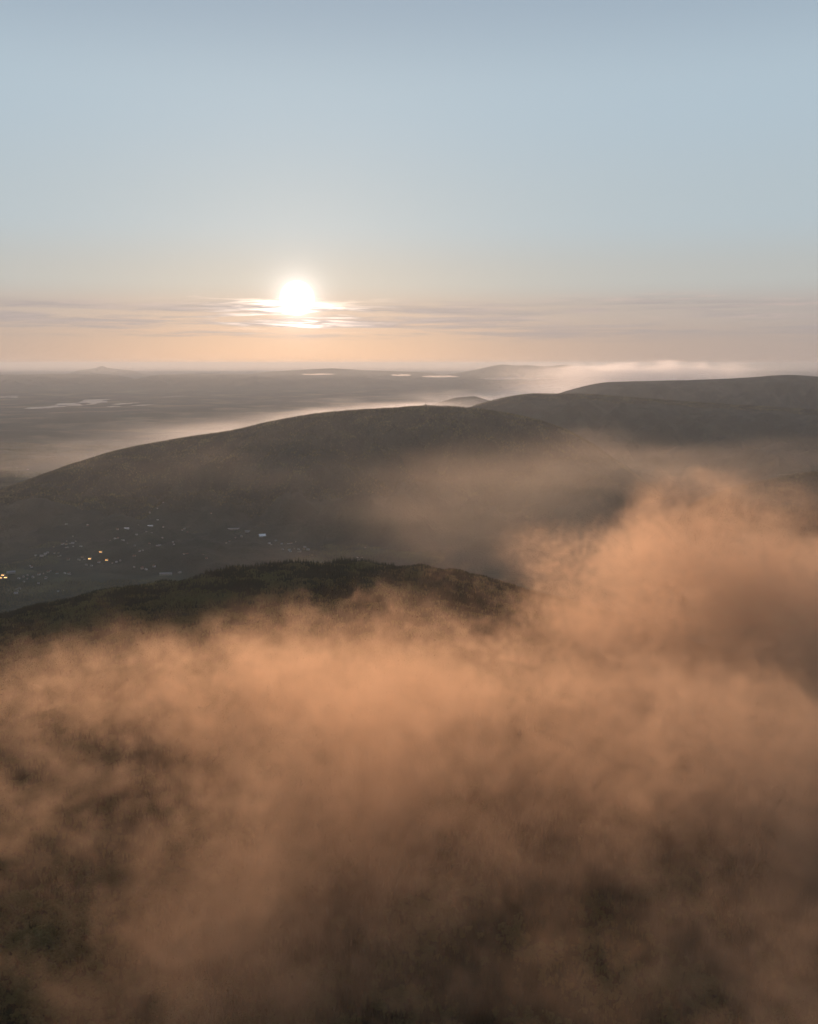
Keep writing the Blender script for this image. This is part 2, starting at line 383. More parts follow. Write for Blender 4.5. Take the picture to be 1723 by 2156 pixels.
def fog_bank(name, dens, mn, mx, mat, label):
    nx, ny, nz = dens.shape
    me = bpy.data.meshes.new(name); me.vertices.add(dens.size)
    a = me.attributes.new('dens', 'FLOAT', 'POINT'); a.data.foreach_set('value', np.ascontiguousarray(dens, np.float32).ravel())
    me.materials.append(mat)
    o = bpy.data.objects.new(name, me); C.objects.link(o)
    ng = bpy.data.node_groups.new(name + '_grid', 'GeometryNodeTree')
    ng.interface.new_socket('Geometry', in_out='INPUT', socket_type='NodeSocketGeometry')
    ng.interface.new_socket('Geometry', in_out='OUTPUT', socket_type='NodeSocketGeometry')
    n = ng.nodes; L = ng.links.new
    gi = n.new('NodeGroupInput'); go = n.new('NodeGroupOutput'); vc = n.new('GeometryNodeVolumeCube')
    vc.inputs['Min'].default_value = mn; vc.inputs['Max'].default_value = mx
    for k, q in zip('XYZ', dens.shape): vc.inputs['Resolution ' + k].default_value = q
    pos = n.new('GeometryNodeInputPosition')
    mp = n.new('ShaderNodeMapRange'); mp.data_type = 'FLOAT_VECTOR'; mp.clamp = False
    mp.inputs[7].default_value = mn; mp.inputs[8].default_value = mx
    mp.inputs[9].default_value = (.5, .5, .5); mp.inputs[10].default_value = (nx - .5, ny - .5, nz - .5)
    L(pos.outputs[0], mp.inputs[6])
    fl = n.new('ShaderNodeVectorMath'); fl.operation = 'FLOOR'; L(mp.outputs[1], fl.inputs[0])
    dt = n.new('ShaderNodeVectorMath'); dt.operation = 'DOT_PRODUCT'; dt.inputs[1].default_value = (ny * nz, nz, 1); L(fl.outputs[0], dt.inputs[0])
    si = n.new('GeometryNodeSampleIndex'); si.data_type = 'FLOAT'; si.domain = 'POINT'; si.clamp = True
    at = n.new('GeometryNodeInputNamedAttribute'); at.data_type = 'FLOAT'; at.inputs[0].default_value = 'dens'
    L(gi.outputs[0], si.inputs['Geometry']); L(at.outputs[0], si.inputs['Value']); L(dt.outputs['Value'], si.inputs['Index'])
    L(si.outputs[0], vc.inputs['Density'])
    sm = n.new('GeometryNodeSetMaterial'); sm.inputs['Material'].default_value = mat
    L(vc.outputs[0], sm.inputs[0]); L(sm.outputs[0], go.inputs[0])
    md = o.modifiers.new('grid', 'NODES'); md.node_group = ng
    tag(o, label, None, None, 'stuff'); return o
def axes(mn, mx, shape):
    return [np.linspace(mn[k], mx[k], shape[k]) for k in range(3)]
def blob_map(X, Y, blobs, level):
    """cover from soft patches: (bearing u, v, half-width, half-height in that view, amount), laid on a level"""
    c = np.zeros_like(X)
    for u, v, ru, rv, amp in blobs:
        x, y = on_level(u, v, level)
        d = math.hypot(x, y, CAM_Z - level); s = (CAM_Z - level) / d
        rx = ru / FPX * d; ry = rv / FPX * d / s
        c += amp * np.exp(-((X - x) / rx) ** 2 - ((Y - y) / ry) ** 2)
    return c

# near mist drifting over the hill
mn, mx, shp = (-1250., 650., 380.), (1850., 4000., 960.), (360, 390, 72)
ax, ay, az = axes(mn, mx, shp)
X2, Y2 = np.meshgrid(ax, ay, indexing='ij')
H2 = near_hill(X2, Y2) + 14
BASE = np.maximum(H2, 520 - 160 * smooth(-300, -1100, X2))                # the drift rides level off the hill's right flank
cov = blob_map(X2, Y2, [
    (1120, 1500, 330, 150, .62), (720, 1560, 260, 150, .50), (480, 1500, 200, 80, .26), (1680, 1330, 170, 120, .8),
    (1300, 1330, 170, 80, .55), (90, 1420, 110, 50, .34), (800, 1700, 170, 150, .50), (560, 1900, 170, 170, .48), (480, 2080, 140, 120, .40),
    (1150, 1700, 260, 110, .30), (1550, 1560, 250, 140, .45), (1650, 1800, 200, 160, .38), (250, 1700, 150, 110, .22), (950, 1950, 160, 140, .36),
    (800, 2150, 300, 110, .28), (1050, 1850, 350, 200, .12), (350, 1880, 150, 120, .12), (1560, 2020, 180, 140, .30), (640, 1340, 90, 40, .12), (330, 1440, 130, 50, .12), (1000, 1340, 130, 45, .14),
    (110, 2020, 150, 210, -.42), (1230, 1930, 130, 120, -.22), (1330, 2110, 180, 90, -.08), (1690, 2080, 100, 150, -.15), (900, 1360, 100, 60, -.18), (210, 1560, 90, 60, -.22), (330, 1620, 260, 140, -.16), (800, 1265, 270, 42, -.55), (300, 1280, 420, 65, -.9), (650, 1230, 300, 45, -.7), (500, 1175, 500, 25, -1.5), (750, 2090, 60, 60, -.12),
], 660)
# the billow standing up off the right flank
rise = np.zeros_like(X2)
for u, v, yr, rx, ry, hgt in ((1480, 1110, 2900, 260, 420, 215), (1640, 1200, 2600, 260, 420, 190), (1370, 1240, 2900, 240, 400, 80), (1400, 1330, 2300, 300, 350, 60)):
    x, z = at_range(u, v, yr); rise += hgt * np.exp(-((X2 - x) / rx) ** 2 - ((Y2 - yr) / ry) ** 2)
n1 = noise3(shp, 11, 2.3, .012, (1, 1, 1.15))
n2 = noise3(shp, 12, 1.45, .03, (1, 1, 1.1))
def warped(f, amount, seed):
    """the same field torn along a swirling displacement"""
    sh = f.shape; d = [noise3(sh, seed + k, 2.4, .02, (1, 1, 1.1)) * amount[k] for k in range(3)]
    out = None; idx0 = []; fr = []
    for k in range(3):
        c = np.arange(sh[k], dtype=np.float32).reshape([-1 if j == k else 1 for j in range(3)]) + d[k]
        i = np.floor(c); fr.append((c - i).astype(np.float32)); idx0.append(i.astype(np.int32))
    out = np.zeros(sh, np.float32)
    for bits in range(8):
        w = 1.0; ii = []
        for k in range(3):
            o_ = bits >> k & 1; w = w * (fr[k] if o_ else 1 - fr[k]); ii.append((idx0[k] + o_) % sh[k])
        out += w * f[ii[0], ii[1], ii[2]]
    return out
n2 = warped(n2, (9, 9, 6), 15)
Zr = az[None, None, :] - BASE[:, :, None]
top = 85 + 120 * np.clip(cov, 0, 1.2)[:, :, None] + rise[:, :, None] + 35 * n1 + 46 * n2
top = top + (.055 * np.clip(2150 - Y2, 0, 1300))[:, :, None]                # the drift climbs toward the viewer
top = top * (1 - .40 * smooth(1450, 1950, Y2) * smooth(520, 150, X2))[:, :, None]
prof = np.clip(1.3 * (1 - np.clip(Zr / np.maximum(top, 20), 0, 2)), 0, 1)
body = .06 + 1.3 * (cov + rise / 420)[:, :, None] + .24 * n1 + .62 * n2
dens = np.clip(body, 0, 1.5) * prof * smooth(-90, -10, Zr) * smooth(-45, -12, az[None, None, :] - H2[:, :, None])
edge = np.minimum.reduce([smooth(ax[0], ax[0] + 120, X2), smooth(ax[-1], ax[-1] - 120, X2), smooth(ay[0], ay[0] + 60, Y2), smooth(ay[-1], ay[-1] - 300, Y2)])
dens *= edge[:, :, None]
clear = np.exp(-((X2 + 1000) / 620) ** 4 - ((Y2 - 2500) / 700) ** 4) * .99                     # open air over the left shoulder and behind the crest
clear = np.maximum(clear, smooth(2100, 2500, Y2 + 60 * NB(X2, Y2, 1500)) * smooth(420, 0, X2) * .76)
clear = np.maximum(clear, smooth(2650, 2950, Y2) * smooth(560, 260, X2) * .99)
dens *= (1 - clear)[:, :, None]
dens[:, :, -1] = 0; dens[:, :, 0] = 0
NEAR_FOG = 0.0037
M_fog_near = fog_material('orange_mist', (.93, .64, .43), .50, NEAR_FOG)
dens[dens < .008] = 0
fog_bank('mist', dens, mn, mx, M_fog_near, 'torn orange mist drifting over the near wooded hill')

# mist in the valley behind the near hill
mn, mx, shp = (-4600., 3300., -20.), (5400., 11400., 1010.), (180, 148, 36)
ax, ay, az = axes(mn, mx, shp)
X2, Y2 = np.meshgrid(ax, ay, indexing='ij')
cov = blob_map(X2, Y2, [(1250, 1080, 300, 60, .9), (1000, 1140, 320, 45, .8), (1040, 1190, 260, 36, .7), (1250, 1200, 160, 40, .6), (1500, 1050, 260, 60, .8), (1720, 960, 60, 18, .6), (800, 1165, 260, 40, .4), (1280, 1000, 240, 40, .35), (900, 1060, 260, 50, .22), (520, 990, 300, 40, .12), (250, 1000, 200, 40, .20), (60, 1010, 160, 40, .22), (760, 950, 260, 40, .14)], 480)
n1 = noise3(shp, 21, 1.9, .03, (1, 1, .5))
top = 590 + 280 * np.clip(cov, 0, 1)[:, :, None] + 70 * n1
Z3 = az[None, None, :]
dens = np.clip(.0 + cov[:, :, None] * (1 + .6 * n1) + .06 * n1 * (cov[:, :, None] > .1), 0, 1.2) * np.clip(1.25 * (1 - Z3 / np.maximum(top, 50)), 0, 1) * (.10 + .9 * smooth(330, 560, Z3))
edge = np.minimum.reduce([smooth(ax[0], ax[0] + 500, X2), smooth(ax[-1], ax[-1] - 500, X2), smooth(ay[0], ay[0] + 300, Y2), smooth(ay[-1], ay[-1] - 500, Y2)])
dens *= edge[:, :, None]; dens[dens < .008] = 0
dens[:, :, -1] = 0
M_fog_mid = fog_material('valley_mist', (.90, .75, .60), .55, 3.0e-4)
fog_bank('mist', dens, mn, mx, M_fog_mid, 'soft brown mist filling the valley between the near hill and the ridges')

# white fog on the low ground beyond the long mountain, cloud spilling over the far ridge
mn, mx, shp = (-7000., 10600., -20.), (14000., 46000., 1500.), (150, 190, 38)
ax, ay, az = axes(mn, mx, shp)
X2, Y2 = np.meshgrid(ax, ay, indexing='ij')
cov = np.zeros_like(X2)
for u, v, amp, rx, ry in ((430, 892, .22, 900, 1500), (540, 880, .4, 900, 1600), (640, 871, .55, 950, 1800), (760, 858, .8, 1000, 2000), (890, 845, 1.0, 1100, 2300),
                          (1010, 832, 1.1, 1300, 2600), (1110, 822, 1.1, 1500, 3000), (1200, 811, 1.1, 1800, 3500)):
    x, y = on_level(u, v, 420); cov += amp * np.exp(-((X2 - x) / rx) ** 2 - ((Y2 - y) / ry) ** 2)
for u, v, amp, rx, ry in ((400, 915, .32, 900, 900), (290, 935, .30, 900, 800), (180, 962, .26, 900, 700)):
    x, y = on_level(u, v, 190); cov += amp * np.exp(-((X2 - x) / rx) ** 2 - ((Y2 - y) / ry) ** 2)
cov *= smooth(46000, 41000, Y2)
n1 = noise3(shp, 31, 1.8, .03, (1, 1, .4))
Z3 = az[None, None, :]
d1 = np.clip(cov[:, :, None] * (1 + .3 * n1), 0, 1.5) * np.clip(1 - Z3 / (430 + 60 * n1), 0, 1) * .5
# the cloud over the far ridge
cx, cz = at_range(1370, 790, 22500)
q = ((X2 - cx) / 1900) ** 2 + ((Y2 - 22400) / 1500) ** 2
ctop = 1110 + 150 * np.exp(-q) + 70 * NB(X2, Y2, 3600)
d2 = np.exp(-q)[:, :, None] * np.clip((ctop[:, :, None] + 60 * n1 - Z3) / 120, 0, 1) * np.clip((Z3 - 350) / 300, 0, 1) * 1.0
zt = R4(X2, Y2)[:, :, None]
d3 = .10 * np.exp(-((X2 - 4600) / 2300) ** 2 - ((Y2 - 17800) / 1700) ** 2)[:, :, None] * np.clip(1 - (Z3 - zt) / 240, 0, 1) * (Z3 > zt - 60) * np.clip(.6 + .7 * n1, 0, 2)
dens = (d1 + d2 + d3) * smooth(1330, 1270, Z3); dens[dens < .006] = 0; dens[:, :, -1] = 0; dens[:, :, 0] = 0
M_fog_far = fog_material('white_fog', (.88, .87, .88), .6, 1.2e-3)
fog_bank('fog', dens, mn, mx, M_fog_far, 'bright fog over the lowland behind the long mountain and on the far ridge')
print('fog', time.time() - T0)

# ------------------------------------------------------------------ ponds on the plain
def water_material():
    m = new_mat('still_water'); L = m.node_tree.links.new
    n = nd(m, 'ShaderNodeTexNoise'); n.inputs['Scale'].default_value = .002; n.inputs['Detail'].default_value = 4
    g = nd(m, 'ShaderNodeNewGeometry'); L(g.outputs['Position'], n.inputs['Vector'])
    b = nd(m, 'ShaderNodeBsdfPrincipled'); b.inputs['Base Color'].default_value = (.05, .06, .06, 1); b.inputs['Specular IOR Level'].default_value = .7
    r = nd(m, 'ShaderNodeMapRange'); r.inputs[3].default_value = .02; r.inputs[4].default_value = .12; L(n.outputs[0], r.inputs[0]); L(r.outputs[0], b.inputs['Roughness'])
    o = nd(m, 'ShaderNodeOutputMaterial'); L(b.outputs[0], o.inputs[0]); return m
M_water = water_material()
pond_names = ['largest pale pond on the plain, widest at its far end', 'pale pond joining the largest one from the near side', 'long thin pale pond reaching toward the left edge',
              'short pale pond at the left edge of the plain', 'thin pale pond to the right of the largest one', 'small thin pond just before the thin pale one', 'narrow glint of water right of the ponds',
              'faint streak of water farther out on the plain', 'faintest streak of water on the far plain']
rng = np.random.default_rng(44)
for (u, v, ru, rv), lab in zip(PONDS, pond_names):
    k = 40; me = bpy.data.meshes.new('pond'); vs_ = []
    wob = np.convolve(np.tile(rng.uniform(-1, 1, k), 3), [.2, .3, .3, .2], 'same')[k:2 * k]
    for i in range(k):
        a = 2 * math.pi * i / k; f = 1 + .8 * wob[i]
        x, y = on_level(u + ru * f * math.cos(a) , v + rv * f * math.sin(a) - .06 * ru * math.cos(a), -2.0)
        vs_.append((x, y, -2.0))
    me.from_pydata(vs_, [], [tuple(range(k))]); me.materials.append(M_water)
    if me.polygons[0].normal.z < 0: me.flip_normals()
    o = bpy.data.objects.new('pond', me); C.objects.link(o); tag(o, lab, None, None, 'structure')

# low sheets of cloud far out beyond the plain
m = new_mat('low_cloud'); pvc = nd(m, 'ShaderNodeVolumePrincipled'); pvc.inputs['Density'].default_value = .0016; pvc.inputs['Color'].default_value = (.96, .88, .82, 1); pvc.inputs['Anisotropy'].default_value = .5
oo = nd(m, 'ShaderNodeOutputMaterial'); m.node_tree.links.new(pvc.outputs[0], oo.inputs['Volume'])
for u, v, ru, rv, yr, lab in [(670, 788, 34, .7, 47000, 'thin bright sheet of low cloud straight below the sun'), (845, 790, 22, .9, 47500, 'short bright sheet of low cloud between the two others'),
                          (930, 793, 40, 1.2, 46500, 'bright wedge of low cloud at the foot of the distant hills'), (1090, 797, 80, 1.3, 45500, 'longest bright sheet of low cloud below the distant pale hills')]:
    cx, cz = at_range(u, v, yr); sx, sz = ru / FPX * yr, rv / FPX * yr
    bm = bmesh.new(); bmesh.ops.create_icosphere(bm, subdivisions=4, radius=1)
    for q in bm.verts:
        c = q.co.copy(); w = float(NA(c.x * 900 + cx, c.y * 700, 4000)); w2 = float(NB(c.x * 900 + cx, c.z * 900, 2600))
        q.co = (cx + c.x * sx * (1 + .1 * w), yr + c.y * 1500 * (1 + .2 * w), cz + c.z * sz * (1 + .35 * w2) + sz * .6 * w)
    me = bpy.data.meshes.new('cloud'); bm.to_mesh(me); bm.free(); me.materials.append(m)
    o = bpy.data.objects.new('cloud', me); C.objects.link(o); tag(o, lab, None, None, 'stuff')

# ------------------------------------------------------------------ trees
def spruce_meshes(seed, layers, spokes):
    """unit spruce, 1 m tall: drooping whorls with ragged rims"""
    r = np.random.default_rng(seed); V, F = [], []
    lean = r.uniform(-.015, .015, 2)
    for k in range(layers):
        t = k / (layers - 1); z1 = .16 + .80 * t + .06; z0 = .10 + .80 * t
        rad = (.17 * (1 - t) ** .85 + .014) * r.uniform(.85, 1.15)
        n = spokes * 2; b = len(V); ph = r.uniform(0, 6.28)
        V.append((lean[0] * t, lean[1] * t, min(1.0, z1 + .13 * (1 - t * .5))))
        for i in range(n):
            a = ph + 2 * math.pi * i / n; q = rad * (r.uniform(.9, 1.25) if i % 2 == 0 else r.uniform(.45, .62))
            V.append((lean[0] * t + q * math.cos(a), lean[1] * t + q * math.sin(a), z0 + r.uniform(-.02, .02) + (0 if i % 2 == 0 else .03)))
        for i in range(n): F.append((b, b + 1 + i, b + 1 + (i + 1) % n))
    crown = bpy.data.meshes.new('spruce_crown'); crown.from_pydata(V, [], F); crown.materials.append(M_needle)
    return crown
def broadleaf_mesh(seed, clumps, leaves):
    """unit broadleaf crown, 1 m tall: ragged leaf sprays gathered in clumps"""
    r = np.random.default_rng(seed); V, F = [], []
    for c in range(clumps):
        a = r.uniform(0, 6.28); h = r.uniform(.38, .84); rr_ = .22 * math.sqrt(max(0, 1 - ((h - .6) / .42) ** 2)) * r.uniform(.4, 1.1)
        cc = np.array([rr_ * math.cos(a), rr_ * math.sin(a), h]); cr_ = r.uniform(.10, .17)
        for l in range(leaves):
            d = r.normal(size=3); d /= np.linalg.norm(d); d[2] = abs(d[2]) * .9 - .15
            p = cc + d * cr_ * r.uniform(.7, 1.1)
            t1 = np.cross(d, r.normal(size=3)); t1 /= np.linalg.norm(t1) + 1e-6; t2 = np.cross(d, t1); s = r.uniform(.035, .07)
            b = len(V); n3 = d * s * r.uniform(-.5, .5)
            V += [tuple(p + t1 * s + n3), tuple(p - t1 * s * .5 + t2 * s * .9), tuple(p - t1 * s * .6 - t2 * s * .8 - n3)]
            F.append((b, b + 1, b + 2))
    me = bpy.data.meshes.new('broadleaf_crown'); me.from_pydata(V, [], F); me.materials.append(M_leaf); return me
def trunk_mesh(name, h, r0):
    V, F = [], []; n = 6
    for k, (z, q) in enumerate(((-.03, r0 * 1.3), (.05, r0), (h * .6, r0 * .7), (h, r0 * .25))):
        for i in range(n): V.append((q * math.cos(6.2832 * i / n) + .004 * k * (k % 2), q * math.sin(6.2832 * i / n), z))
    for k in range(3):
        for i in range(n): F.append((k * n + i, k * n + (i + 1) % n, (k + 1) * n + (i + 1) % n, (k + 1) * n + i))
    me = bpy.data.meshes.new(name); me.from_pydata(V, [], F); me.materials.append(M_bark); return me
spruces = [spruce_meshes(i, 8, 7) for i in range(4)]
broads = [broadleaf_mesh(10 + i, 11, 26) for i in range(3)]
far_spruces = [spruce_meshes(30 + i, 4, 5) for i in range(2)]
far_broads = [broadleaf_mesh(40 + i, 6, 14) for i in range(2)]
T_spruce = trunk_mesh('spruce_trunk', .9, .014); T_broad = trunk_mesh('broadleaf_trunk', .6, .02)

def proto_collection(name, meshes):
    col = bpy.data.collections.new(name)
    for i, me in enumerate(meshes):
        col.objects.link(bpy.data.objects.new('%s_%02d' % (name, i), me))
    return col
near_protos = proto_collection('near_tree', spruces + broads)
far_protos = proto_collection('far_tree', far_spruces + far_broads)
def forest(name, P, rot, scl, idx, col, label):
    me = bpy.data.meshes.new(name); me.vertices.add(len(P)); me.vertices.foreach_set('co', P.astype(np.float32).ravel())
    for nm, tp, arr in (('rot', 'FLOAT', rot), ('scl', 'FLOAT', scl), ('wid', 'FLOAT', scl * np.random.default_rng(3).uniform(.8, 1.25, len(P)))):
        a = me.attributes.new(nm, tp, 'POINT'); a.data.foreach_set('value', arr.astype(np.float32))
    a = me.attributes.new('idx', 'INT', 'POINT'); a.data.foreach_set('value', idx.astype(np.int32))
    o = bpy.data.objects.new(name, me); C.objects.link(o)
    ng = bpy.data.node_groups.new(name + '_scatter', 'GeometryNodeTree')
    ng.interface.new_socket('Geometry', in_out='INPUT', socket_type='NodeSocketGeometry')
    ng.interface.new_socket('Geometry', in_out='OUTPUT', socket_type='NodeSocketGeometry')
    n = ng.nodes; L = ng.links.new
    gi = n.new('NodeGroupInput'); go = n.new('NodeGroupOutput')
    mp = n.new('GeometryNodeMeshToPoints'); L(gi.outputs[0], mp.inputs[0])
    ci = n.new('GeometryNodeCollectionInfo'); ci.inputs[0].default_value = col; ci.inputs[1].default_value = True; ci.inputs[2].default_value = True
    io = n.new('GeometryNodeInstanceOnPoints'); io.inputs['Pick Instance'].default_value = True
    L(mp.outputs[0], io.inputs['Points']); L(ci.outputs[0], io.inputs['Instance'])
    def attr(nm, tp='FLOAT'):
        q = n.new('GeometryNodeInputNamedAttribute'); q.data_type = tp; q.inputs[0].default_value = nm; return q.outputs[0]
    L(attr('idx', 'INT'), io.inputs['Instance Index'])
    cx_ = n.new('ShaderNodeCombineXYZ'); L(attr('rot'), cx_.inputs[2]); L(cx_.outputs[0], io.inputs['Rotation'])
    cs = n.new('ShaderNodeCombineXYZ'); w = attr('wid'); L(w, cs.inputs[0]); L(w, cs.inputs[1]); L(attr('scl'), cs.inputs[2]); L(cs.outputs[0], io.inputs['Scale'])
    L(io.outputs[0], go.inputs[0])
    md = o.modifiers.new('scatter', 'NODES'); md.node_group = ng
    tag(o, label, None, None, 'stuff'); return o
def jitter_grid(x0, x1, y0, y1, s, seed):
    r = np.random.default_rng(seed)
    X, Y = np.meshgrid(np.arange(x0, x1, s), np.arange(y0, y1, s)); X = X.ravel() + r.uniform(-.48, .48, X.size) * s; Y = Y.ravel() + r.uniform(-.48, .48, Y.size) * s
    return X, Y, r
TANH = math.tan(VFOV / 2) * 818 / 1024
# near hill
X, Y, r = jitter_grid(-1700, 1700, 800, 3300, 5.8, 7)
k = np.abs(X) < TANH * Y * 1.02 + 130; X, Y = X[k], Y[k]
Z = near_hill(X, Y) - .5
mixn = NB(X, Y, 900) * .7 + NA(X, Y, 300) * .5 - .1 + 1.0 * smooth(2800, 2400, Y) * smooth(-50, -500, X)
broad = mixn + r.normal(0, .45, X.size) > .35
scl = np.where(broad, r.uniform(10, 16, X.size), r.uniform(12, 20, X.size)) * (1 + .05 * NA(X, Y, 700))
rot = r.uniform(0, 6.28, X.size)
idx = np.where(broad, 4 + r.integers(0, 3, X.size), r.integers(0, 4, X.size))
# the trees one can tell apart: along the crest and in the clear gap nearest to the viewer
vv = (Z + scl - CAM_Z) / np.hypot(X, Y)
ub = np.round(X / Y * 420).astype(int)
sky_idx = []
for b in np.unique(ub):
    q = np.where((ub == b) & (Y > 2500) & ~broad)[0]
    if len(q) and -560 < X[q[0]] < 620: sky_idx += list(q[np.argsort(-vv[q])[:2]])
sky_idx = np.array(sky_idx)[:170]
q = np.where((X < -170) & (np.abs(X) < TANH * Y) & (Y < 1250) & ~broad)[0]
low_idx = q[np.argsort(Y[q])[:130]]
scl[sky_idx] *= r.uniform(1.1, 1.5, len(sky_idx))
single = np.zeros(X.size, bool); single[sky_idx] = True; single[low_idx] = True
forest('forest', np.stack([X, Y, Z], 1)[~single], rot[~single], scl[~single], idx[~single], near_protos, 'dense mixed forest covering the near hill under the mist')
def plant(i, group, label):
    root = bpy.data.objects.new('spruce_tree', None); C.objects.link(root); root.empty_display_size = .1
    root.location = (X[i], Y[i], Z[i]); root.rotation_euler = (0, 0, rot[i]); root.scale = (scl[i], scl[i], scl[i])
    t = bpy.data.objects.new('trunk', T_spruce); c = bpy.data.objects.new('crown', spruces[idx[i]])
    for o in (t, c): C.objects.link(o); o.parent = root
    tag(root, label, 'tree', group)
for i in sky_idx: plant(i, 'spruces along the crest of the near hill', 'dark spruce standing on the crest line of the near hill against the valley mist')
for i in low_idx: plant(i, 'spruces in the dark gap in the mist', 'dark spruce in the dark gap in the mist at the lower left corner')

# long mountain, ridges and spur
def wood_on(fn, x0, x1, y0, y1, s, seed, keep, lo, hi, name, label, pb=.3):
    X, Y, r = jitter_grid(x0, x1, y0, y1, s, seed)
    k = np.abs(X) < TANH * Y * 1.03 + 300; X, Y = X[k], Y[k]
    Z = fn(X, Y); k = keep(X, Y, Z); X, Y, Z = X[k], Y[k], Z[k] - 1
    b = NB(X, Y, 1500) * .5 + r.normal(0, .6, X.size) > (1 - 2 * pb)
    scl = r.uniform(lo, hi, X.size) * np.where(b, .85, 1)
    return forest(name, np.stack([X, Y, Z], 1), r.uniform(0, 6.28, X.size), scl, np.where(b, 2 + r.integers(0, 2, X.size), r.integers(0, 2, X.size)), far_protos, label)
wood_on(R2, -5000, 3600, 7600, 10150, 14.5, 61, lambda x, y, z: z > 25, 17, 30, 'forest', 'dark forest on the facing slope of the long mountain')
wood_on(R3, 800, 7000, 13500, 14150, 19, 62, lambda x, y, z: z > 300, 20, 32, 'forest', 'treetops along the crest of the ridge behind the long mountain')
wood_on(R5, 1700, 5000, 5300, 6750, 13, 63, lambda x, y, z: z > 60, 17, 28, 'forest', 'forest on the low spur at the right edge')
valley_h = lambda x, y: plain(x, y) + 6
wood_on(valley_h, -7500, -2600, 8400, 15500, 21, 65, lambda x, y, z: (NA(x, y, 3600) * .7 + NB(x, y, 1100) * .6 > -.1) & (z > np.where(y < 14000, R2(x, y), -99)), 14, 24, 'forest', 'dark woods on the lowland beyond the left end of the long mountain', .5)
wood_on(valley_h, -3900, 2600, 4400, 9300, 13.5, 64, lambda x, y, z: (NA(x, y, 2600) * .6 + NB(x, y, 700) * .6 > -.75) & (z > np.where((y > 5600), R2(x, y), -99)), 9, 17, 'forest', 'woods and garden trees on the valley floor around the town', .6)
print('trees', time.time() - T0)

# ------------------------------------------------------------------ the town in the valley
def prism_mesh(name, w, d, h, rise, over=.4, part='wall', mat=None):
    hw, hd = w / 2, d / 2
    if part == 'wall':
        V = [(-hw, -hd, -2), (hw, -hd, -2), (hw, hd, -2), (-hw, hd, -2), (-hw, -hd, h), (hw, -hd, h), (hw, hd, h), (-hw, hd, h), (-hw, 0, h + rise), (hw, 0, h + rise)]
        F = [(0, 1, 5, 4), (2, 3, 7, 6), (1, 2, 6, 9, 5), (3, 0, 4, 8, 7), (0, 3, 2, 1), (4, 5, 9, 8), (7, 8, 9, 6)]
    else:
        a, b = hw + over, hd + over; dz = rise * over / hd; t = .35
        V = [(-a, -b, h - dz + .05), (a, -b, h - dz + .05), (a, 0, h + rise + .05), (-a, 0, h + rise + .05), (a, b, h - dz + .05), (-a, b, h - dz + .05)]
        V += [(x, y, z + t) for x, y, z in V]
        F = [(6, 7, 8, 9), (9, 8, 10, 11), (1, 0, 3, 2), (2, 3, 5, 4), (0, 1, 7, 6), (4, 5, 11, 10), (1, 2, 8, 7), (2, 4, 10, 8), (3, 0, 6, 9), (5, 3, 9, 11)]
    me = bpy.data.meshes.new(name); me.from_pydata(V, [], F); me.materials.append(mat); return me
def lit_mat(name, col, e):
    m = new_mat(name); L = m.node_tree.links.new
    b = nd(m, 'ShaderNodeBsdfPrincipled'); b.inputs['Base Color'].default_value = (.1, .08, .05, 1); b.inputs['Emission Color'].default_value = (*col, 1); b.inputs['Emission Strength'].default_value = e
    o = nd(m, 'ShaderNodeOutputMaterial'); L(b.outputs[0], o.inputs[0]); return m
M_lit = lit_mat('glowing_window', (1.0, .52, .17), 7.0)  # orange emission put into a few house panes to make bright spots
def slab(name, x0, x1, y0, y1, z0, z1, mat):
    me = box_mesh(name, (x0, y0, z0), (x1, y1, z1)); me.materials.append(mat); return me
kinds = [(14, 10, 6, 5, M_render, M_tile), (17, 11, 7, 5, M_cream, M_tile), (20, 12, 7, 4, M_render, M_slate), (13, 9, 5.5, 5, M_cream, M_slate)]
house_kinds = []
for w, d, h, rz_, wm, rm in kinds:
    wins = []
    house_kinds.append((prism_mesh('house_wall', w, d, h, rz_, part='wall', mat=wm), prism_mesh('house_roof', w, d, h, rz_, part='roof', mat=rm), slab('house_window', -1.0, 1.0, -d / 2 - .06, -d / 2 + .02, 0, 1.8, M_glass), w, h, d))
def child(name, me, root, loc=(0, 0, 0), scale=None):
    o = bpy.data.objects.new(name, me); C.objects.link(o); o.parent = root; o.location = loc
    if scale: o.scale = scale
    return o
def clear_h(x, y):
    h = float(valley_h(np.float64(x), np.float64(y)))
    if y > 5600: h = max(h, float(R2(np.float64(x), np.float64(y))))
    return h
def house(u, v, label, group, k, rz, s=1.0, lit=False, name='house'):
    x, y = on_level(u, v, 12); z = clear_h(x, y)
    x, y = on_level(u, v, z + 4); z = clear_h(x, y)
    root = bpy.data.objects.new(name, None); C.objects.link(root)
    root.location = (x, y, z + 2.0); root.rotation_euler = (0, 0, rz); root.scale = (s, s, s)
    wl_, rf, wi, w, h, d = house_kinds[k]
    child('wall', wl_, root); child('roof', rf, root)
    if lit:
        wm = slab('house_window', -1.6, 1.6, -d / 2 - .08, -d / 2 + .02, 0, 2.6, M_lit)
        for i in range(3): child('window', wm, root, ((i - 1) * w * .29, 0, h * .4))
    else:
        for i in range(2): child('window', wi, root, ((i - .5) * w * .42, 0, h * .4))
    tag(root, label, 'house', group); return root
rz_rng = np.random.default_rng(77)
Zm = lambda zx, zy: (zx * .28, 930.4 + zy * .28)
Z4 = lambda zx, zy: (413.5 + zx * .28, 1033.8 + zy * .28)
